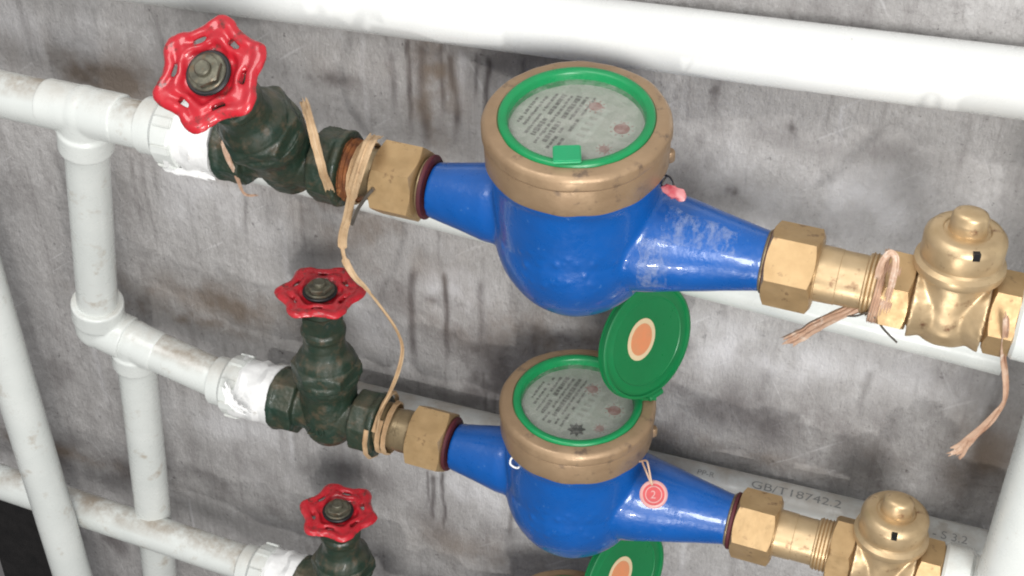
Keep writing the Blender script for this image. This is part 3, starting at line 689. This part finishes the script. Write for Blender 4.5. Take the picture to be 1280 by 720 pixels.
# rusty nipple at the upper valve's outlet
bm = bmesh.new()
for k in range(4): lathe(bm, [(14.5, -1.4), (17-k*.4, 0), (14.5, 1.4)], 40, frame((-121.5+k*2.5, -95, 0), (0, 0, 1), (1, 0, 0)))
o = part('threaded_nipple', bm, M['rust'], None, 25); tag(o, 'rusty threaded nipple at the outlet of the uppermost green valve', 'pipe thread')

# ------------------------------------------------------------------ brass lockable valves at the right
def brass_valve(label, c, seed, capmat, spin=0):
    root = thing('brass_valve', label, 'brass valve', 'brass valves', c)
    bm = bmesh.new()
    cyl(bm, (-26, 0, 0), (26, 0, 0), 14.5)
    lathe(bm, [(9, -18), (14, -15.5), (17, -8), (17.4, 0), (16.6, 12), (16.2, 18), (18, 22)], 48)
    lathe(bm, [(20, 0), (15, 14)], 40, frame((-16, 0, 0), (0, 0, 1), (1, 0, 0))); lathe(bm, [(20, 0), (15, 14)], 40, frame((16, 0, 0), (0, 0, 1), (-1, 0, 0)))
    me = fuse(bm, .8, 7, 'valve_body'); lumps(me, .3, .2, seed); link('valve_body', me, M['brass_shiny'], root)
    for s in (-1, 1):
        bm = bmesh.new(); hexnut(bm, (s*17, 0, 0), (s*30, 0, 0), 19.6, phase=.2*s+.3); part('hex_end', bm, M['brass'], root, 28)
    bm = bmesh.new(); lathe(bm, [(17, 18.5), (19.6, 19.4), (20.2, 21), (20, 23.4), (18, 25), (17.2, 28)], 64); part('bonnet_ring', bm, M['brass_shiny'], root, 30)
    bm = bmesh.new(); lathe(bm, [(16.9, 26), (17.8, 26.6), (18.1, 27.6), (18.1, 35.5), (17.7, 37), (15.8, 39.3), (14.8, 39.9), (11.4, 40.5), (10.6, 40.3), (10.0, 39.6), (.01, 39.5)], 64, cap=True)
    cap_ = part('cap', bm, capmat, root, 35)
    bm = bmesh.new(); lathe(bm, [(8.6, 39), (8.4, 41), (8.0, 47.2), (7.2, 48.6), (5.2, 49.6), (.01, 50)], 40, Matrix.Diagonal((1, .82, 1, 1))); part('cap_knob', bm, M['brass_shiny'], cap_, 40)
    bm = bmesh.new(); box(bm, (0, -16.6, 37.6), (3.0, 3.4, 3.6), Matrix.Rotation(math.radians(20+spin), 4, 'Z')); part('lock_slot', bm, M['black'], cap_, 0)
    bm = bmesh.new()                                  # cast arrow on the flank
    box(bm, (-2, 0, 0), (9, 1.8, 1.2)); 
    r = bmesh.ops.create_cone(bm, segments=3, radius1=3.2, radius2=3.2, depth=1.2, cap_ends=True, matrix=Matrix.Translation((4.4, 0, 0)))
    bmesh.ops.transform(bm, matrix=Matrix.Translation((2, -15.9, 2)) @ rotx(90), verts=bm.verts); part('cast_arrow', bm, M['brass_shiny'], root, 0)
    bm = bmesh.new(); cyl(bm, (28, 0, 0), (36, 0, 0), 13.4); part('thread', bm, M['rust'], root)
    return root
brass_valve('upper brass valve with a round domed cap near the right edge', (180, -95, 0), 1, M['brass_shiny'])
brass_valve('lower brass valve with a round domed cap at the bottom right', (179, YB, ZB), 5, M['brass_shiny'], -14)

# ------------------------------------------------------------------ plastic twine, wires and seals
def ribbon(bm, pts, w, nrm=(0.2, -.8, .55), th=.35, twist=None, sub=10, wfun=None, seed=0):
    NQ = 11; rr_ = random.Random(seed*7+1); rid = [rr_.choice((-1, 0, 1))+rr_.uniform(-.3, .3) for _ in range(NQ)]
    fr0 = [rr_.uniform(-.2, .9) for _ in range(NQ)]; fr1 = [rr_.uniform(-.3, 1.1) for _ in range(NQ)]
    P = spline(pts, sub); n = len(P); N0 = Vector(nrm).normalized(); rows = []
    for k in range(n):
        t = (P[min(k+1, n-1)]-P[max(k-1, 0)]).normalized(); f = k/(n-1)
        N = (N0-t*N0.dot(t)); N = N.normalized() if N.length > .05 else Vector((0, 0, 1))
        B = t.cross(N)
        if twist: a = twist(f); N, B = N*math.cos(a)+B*math.sin(a), B*math.cos(a)-N*math.sin(a)
        ww = (wfun(f) if wfun else 1)*w*(1+.18*noise.noise(Vector((f*6, seed, 0))))
        row = []
        for q in range(NQ):                               # ridged fibres side by side
            u = q/(NQ-1)-.5; g_ = w*.07*rid[q]+.35*noise.noise(Vector((f*9, u*4, seed+3)))
            p = P[k]+B*(u*ww+.12*w*noise.noise(Vector((f*7, q*.9, seed))))+N*(.5*(1-4*u*u)*ww*.16+g_)
            if k == 0: p -= t*w*fr0[q]
            if k == n-1: p += t*w*fr1[q]
            row.append(p)
        rows.append(([bm.verts.new(p+N*th/2) for p in row], [bm.verts.new(p-N*th/2) for p in row]))
    for (a, a2), (b, b2) in zip(rows, rows[1:]):
        for q in range(NQ-1):
            bm.faces.new((a[q], a[q+1], b[q+1], b[q])); bm.faces.new((a2[q+1], a2[q], b2[q], b2[q+1]))
        bm.faces.new((a[0], b[0], b2[0], a2[0])); bm.faces.new((a[-1], a2[-1], b2[-1], b[-1]))
    for (a, a2) in (rows[0], rows[-1]):
        for q in range(NQ-1): bm.faces.new((a[q], a[q+1], a2[q+1], a2[q]))
def loop(cx, c, r, turns, w=6, pitch=5, a0=0, ph=0):
    n = int(turns*14); out = []
    for k in range(n+1):
        a = a0+2*pi*turns*k/n; out.append(Vector((cx+pitch*(k/n-.5)*turns+1.5*math.sin(a+ph), c[1]+r*math.cos(a), c[2]+r*math.sin(a))))
    return out
def tie(name, label, group='strips of tan plastic twine'): return thing(name, label, 'twine', group)
def radial_ribbon(bm, cx, c, r, turns, w, pitch, a0, seed):
    P = loop(cx, c, r, turns, w, pitch, a0); n = len(P); prev = None
    for k in range(n):
        t = (P[min(k+1, n-1)]-P[max(k-1, 0)]).normalized(); N = Vector((0, P[k].y-c[1], P[k].z-c[2])).normalized(); B = t.cross(N).normalized()
        ww = w*(.75+.35*noise.noise(Vector((k*.3, seed, 0))))
        row = [bm.verts.new(P[k]+B*(u*ww)+N*(.6*(1-4*u*u)+.35*((i_ % 2)*2-1)+.5*noise.noise(Vector((k*.5, u*5, seed))))) for i_, u in enumerate((-.5, -.38, -.26, -.13, 0, .13, .26, .38, .5))]+[bm.verts.new(P[k]+B*(u*ww)-N*.4) for u in (.5, -.5)]
        if prev:
            m_ = len(row)
            for q in range(m_): bm.faces.new((prev[q], prev[(q+1) % m_], row[(q+1) % m_], row[q]))
        else: bm.faces.new(row)
        prev = row
    bm.faces.new(prev)
def strip(label, pts, w, mat='raffia', **kw):
    bm = bmesh.new(); ribbon(bm, pts, w, **kw); o = part('twine_strip', bm, M[mat], None, 50)
    return tag(o, label, 'twine', 'strips of tan plastic twine')
for lab, pts, w in (('torn white tape flap hanging under the middle taped adapter', [(-216.1, -92.0, -181.5), (-212.3, -95.0, -186.8), (-208.4, -95.0, -191.4), (-204.5, -93.0, -195.0)], 5.0),
        ('torn white tape edge under the upper left adapter', [(-223.2, -108.0, -14.6), (-214.2, -110.0, -14.3), (-205.4, -110.0, -13.2), (-195.0, -110.0, -13.7)], 4.0)):
    bm = bmesh.new(); ribbon(bm, pts, w, seed=len(lab)); tag(part('tape_scrap', bm, M['tape'], None, 50), lab, 'thread tape', 'torn scraps of thread tape')
# a: strip lying over the front of the uppermost valve
strip('narrow tan twine strip slanting across the front of the uppermost green valve', [(-137.9, -105.0, 40.8), (-129.4, -116.0, 38.7), (-123.9, -121.0, 27.0), (-122.0, -120.0, 13.0), (-122.8, -113.0, -3.2)], 4.2, seed=1)
# b: long strip from the upper outlet down to the middle valve, one piece
bm = bmesh.new(); PB = [(-104.0, -98.0, 24.3), (-102.2, -108.0, 26.7), (-104.3, -113.0, 17.7), (-109.6, -112.0, 1.7), (-116.9, -106.0, -18.4), (-123.9, -102.0, -39.4), (-123.9, -101.0, -52.5), (-118.9, -101.0, -63.3), (-113.8, -98.0, -72.0), (-107.4, -93.0, -87.5), (-100.8, -90.0, -102.9), (-98.9, -88.0, -117.0), (-102.5, -87.0, -134.8), (-108.8, -86.0, -154.5), (-114.7, -88.0, -170.3), (-118.5, -86.0, -185.9)]
ribbon(bm, PB, 6.2, wfun=lambda f: 1.1 if f < .22 else (.8 if f < .36 else (.7 if .4 < f < .55 else .34)), twist=lambda f: .5*math.sin(f*14)+(.0 if f < .3 else .5), seed=4, sub=8)
tag(part('twine_strip', bm, M['raffia'], None, 50), 'long twine strip hanging from the upper brass union past the middle handwheel', 'twine', 'strips of tan plastic twine')
bm = bmesh.new(); radial_ribbon(bm, -113, (0, -95, 0), 16.4, 1.1, 4.5, 3, .4, 2)
tag(part('twine_wrap', bm, M['raffia'], None, 50), 'tan twine wound around the outlet of the uppermost green valve', 'twine', 'wraps of tan plastic twine')
bm = bmesh.new(); radial_ribbon(bm, -125, (0, YB, ZB), 21.2, 1.0, 4, 5, 2.6, 7); radial_ribbon(bm, -119, (0, YB, ZB), 16.3, 1.6, 4.5, 4, 2.2, 9)
tag(part('twine_wrap', bm, M['raffia'], None, 50), 'tan twine wound around the outlet of the middle green valve', 'twine', 'wraps of tan plastic twine')
strip('thin twine end hanging at the left side of the uppermost green valve', [(-182.6, -112.0, 11.7), (-179.3, -115.0, 5.6), (-177.2, -114.0, -2.2), (-177.1, -110.0, -14.4), (-176.1, -108.0, -20.8), (-169.9, -108.0, -19.8)], 2.6, 'rafpink', seed=6, wfun=lambda f: 1.2-.8*f)
bm = bmesh.new(); radial_ribbon(bm, 151, (0, -95, 0), 17.0, 2.6, 5.5, 2.6, 1.0, 11)
tag(part('twine_wrap', bm, M['rafpink'], None, 50), 'pinkish twine wound between the upper right union and the brass valve', 'twine', 'wraps of tan plastic twine')
strip('loose loop of twine standing up from the wrap beside the upper brass valve', [(147.6, -112.0, 17.5), (148.1, -113.0, 25.8), (150.6, -112.0, 30.9), (153.6, -113.0, 28.5), (154.1, -115.0, 19.1), (153.6, -115.0, 9.3)], 3.0, 'rafpink', seed=12)
strip('flat tan twine tail pointing left below the upper right union', [(148.2, -108.0, 2.7), (138.9, -104.0, -9.3), (126.6, -98.0, -24.9), (118.3, -94.0, -37.2), (112.3, -92.0, -45.0)], 6.2, 'rafpink', seed=13, wfun=lambda f: .75+.35*f)
strip('frayed twine tail hanging at the right edge below the upper brass valve', [(203.6, -117.0, 13.5), (204.9, -116.0, 5.5), (206.6, -108.0, -11.5), (210.6, -104.0, -27.5), (213.4, -102.0, -41.8), (211.1, -100.0, -54.2), (207.2, -97.0, -67.2), (202.6, -94.0, -79.7), (199.0, -92.0, -88.1)], 6.0, 'rafpink', seed=15, wfun=lambda f: .45 if f < .5 else .4+1.3*(f-.5), nrm=(.3, -.8, .5))
for q, (pts, w) in enumerate((([(203.6, -95.0, -76.4), (200.4, -93.0, -86.7), (197.0, -92.0, -91.5)], 2.2), ([(204.0, -95.0, -78.4), (203.0, -92.0, -88.8), (201.8, -91.0, -93.4)], 1.8))):
    strip(('paler', 'shorter')[q]+' frayed end of the twine tail at the right edge', pts, w, 'rafpink', seed=20+q)
def wire(label, pts, r=.45, mat='wire', group='thin seal wires'):
    bm = bmesh.new(); tube(bm, pts, r, 8, 8); return tag(part('seal_wire', bm, M[mat], None, 60), label, 'wire', group)
wire('thin wire curling down under the upper brass valve', [(132.7, -100.0, -17.3), (140.3, -106.0, -11.7), (146.9, -110.0, -4.9), (150.7, -110.0, -8.0), (154.9, -106.0, -15.9), (161.2, -104.0, -22.6)], .5)
wire('dark wire end sticking down beside the upper left union', [(-98.5, -113.0, 4.6), (-102.7, -113.0, -1.2), (-108.6, -112.0, -11.0), (-113.4, -110.0, -22.4)], 1.0)
# crumpled clear film stuck on the upper meter's right barrel
def m_film():
    m = bpy.data.materials.new('clear_film'); m.use_nodes = True; nt = m.node_tree; b = nt.nodes['Principled BSDF']
    b.inputs['Base Color'].default_value = (.75, .78, .82, 1); b.inputs['Roughness'].default_value = .18
    nt.links.new(ramp(nt, noise_n(nt, 260, 6, .75, stretch=(1, .5, .5)), .42, .90, .0, .28), b.inputs['Alpha'])
    addbump(nt, b, noise_n(nt, 180, 6, .7), .9, .002); return m
M['film'] = m_film()
def film(label, x0, x1, a0, a1, rr, seed):
    bm = bmesh.new(); g = []; n1, n2 = 26, 26
    for i in range(n1):
        row = []
        for j in range(n2):
            fx, fa = i/(n1-1), j/(n2-1); x = x0+(x1-x0)*fx+2*noise.noise(Vector((fa*4, seed, 0))); a = a0+(a1-a0)*fa+.16*noise.noise(Vector((fx*5, 0, seed)))
            r_ = rr(x)+.9+1.0*abs(noise.noise(Vector((fx*6, fa*6, seed))))+1.6*max(0, noise.noise(Vector((fx*2.5, fa*3, seed+4))))
            row.append(bm.verts.new(m1 @ Vector((x, -r_*math.cos(a), -1+r_*math.sin(a)))))
        g.append(row)
    for i in range(n1-1):
        for j in range(n2-1): bm.faces.new((g[i][j], g[i+1][j], g[i+1][j+1], g[i][j+1]))
    bmesh.ops.recalc_face_normals(bm, faces=bm.faces); bmesh.ops.solidify(bm, geom=bm.faces[:], thickness=.08)
    return tag(part('plastic_film', bm, M['film'], None, 60), label, 'plastic film')
cone = lambda x: 27.3-(max(x, 30)-30)*.207
film('crumpled scrap of clear film on top of the upper meter\'s right barrel', 46, 80, .75, 1.45, cone, 3)
film('creased clear film where the upper meter\'s bowl meets its right barrel', 38, 52, -.35, .75, cone, 8)
# seals
o = bmesh.new(); tube(o, [(41.7, -86.0, 28.3), (43.4, -100.0, 33.2), (46.9, -103.0, 32.8), (48.6, -98.0, 32.8), (44.4, -88.0, 30.2), (40.7, -84.0, 28.2)], .55, 8, 8)
tag(part('seal_wire', o, M['wire'], None, 60), 'dark twisted seal wire at the right of the upper meter collar', 'wire', 'thin seal wires')
sf = frame((50.6, -104.0, 33.0), (.8, .2, -.5), (.1, -.75, .65)); bm = bmesh.new()
lathe(bm, [(3.6, -1.6), (4.6, -1), (4.6, 1), (3.6, 1.6)], 28, sf @ Matrix.Diagonal((1.35, .62, .8, 1)))
for v in bm.verts: v.co += Vector((1, 1, 1))*1.3*noise.noise(v.co*.4)
tag(part('seal_tag', bm, M['pinkseal'], None, 40), 'small pink seal beside the upper meter collar', 'seal tag', 'meter seals')
tp = (54.6, -104.0, -160.6)
st_ = thing('seal_tag', 'round red seal tag with a pale rim hanging on the lower blue meter', 'seal tag', 'meter seals', tp)
fr = frame((0, 0, 0), (1, .3, 0), (.18, -.72, .66))
bm = bmesh.new(); lathe(bm, [(6.6, -1), (7.6, -.4), (7.6, .8), (6.9, 1.3), (5.9, 1.3), (5.8, .7)], 40, fr); part('tag_rim', bm, M['tagpink'], st_, 40)
bm = bmesh.new(); lathe(bm, [(5.9, .3), (5.9, .95)], 40, fr); td = part('tag_face', bm, M['tagred'], st_, 0)
bm = bmesh.new()
for k in range(24):
    a = 2*pi*k/24; box(bm, (0, 0, 0), (1.2, .5, .2), fr @ Matrix.Rotation(a, 4, 'Z') @ Matrix.Translation((0, 4.3, 1.05)))
part('tag_ring', bm, M['tagpink'], td, 0)
bm = text_mesh('2', 6, lambda tx, ty: fr @ Vector((tx-1.7, ty-2.1, 1.12))); part('tag_number', bm, M['tagpink'], td, 0)
wire('pinkish seal wire holding the round red tag on the lower meter', [(42.7, -92.0, -151.2), (47.1, -96.0, -145.4), (49.7, -100.0, -146.3), (51.5, -102.0, -150.4), (53.2, -104.0, -153.9), (48.6, -100.0, -149.6), (44.6, -94.0, -149.4)], .55, 'rafpink')
wire('small pale wire loop at the left of the lower meter collar', [(-25.4, -98.0, -166.7), (-28.4, -100.0, -166.0), (-29.0, -101.0, -170.2), (-24.8, -102.0, -170.9), (-21.9, -102.0, -168.0), (-16.5, -104.0, -163.1)], .6, 'tape')

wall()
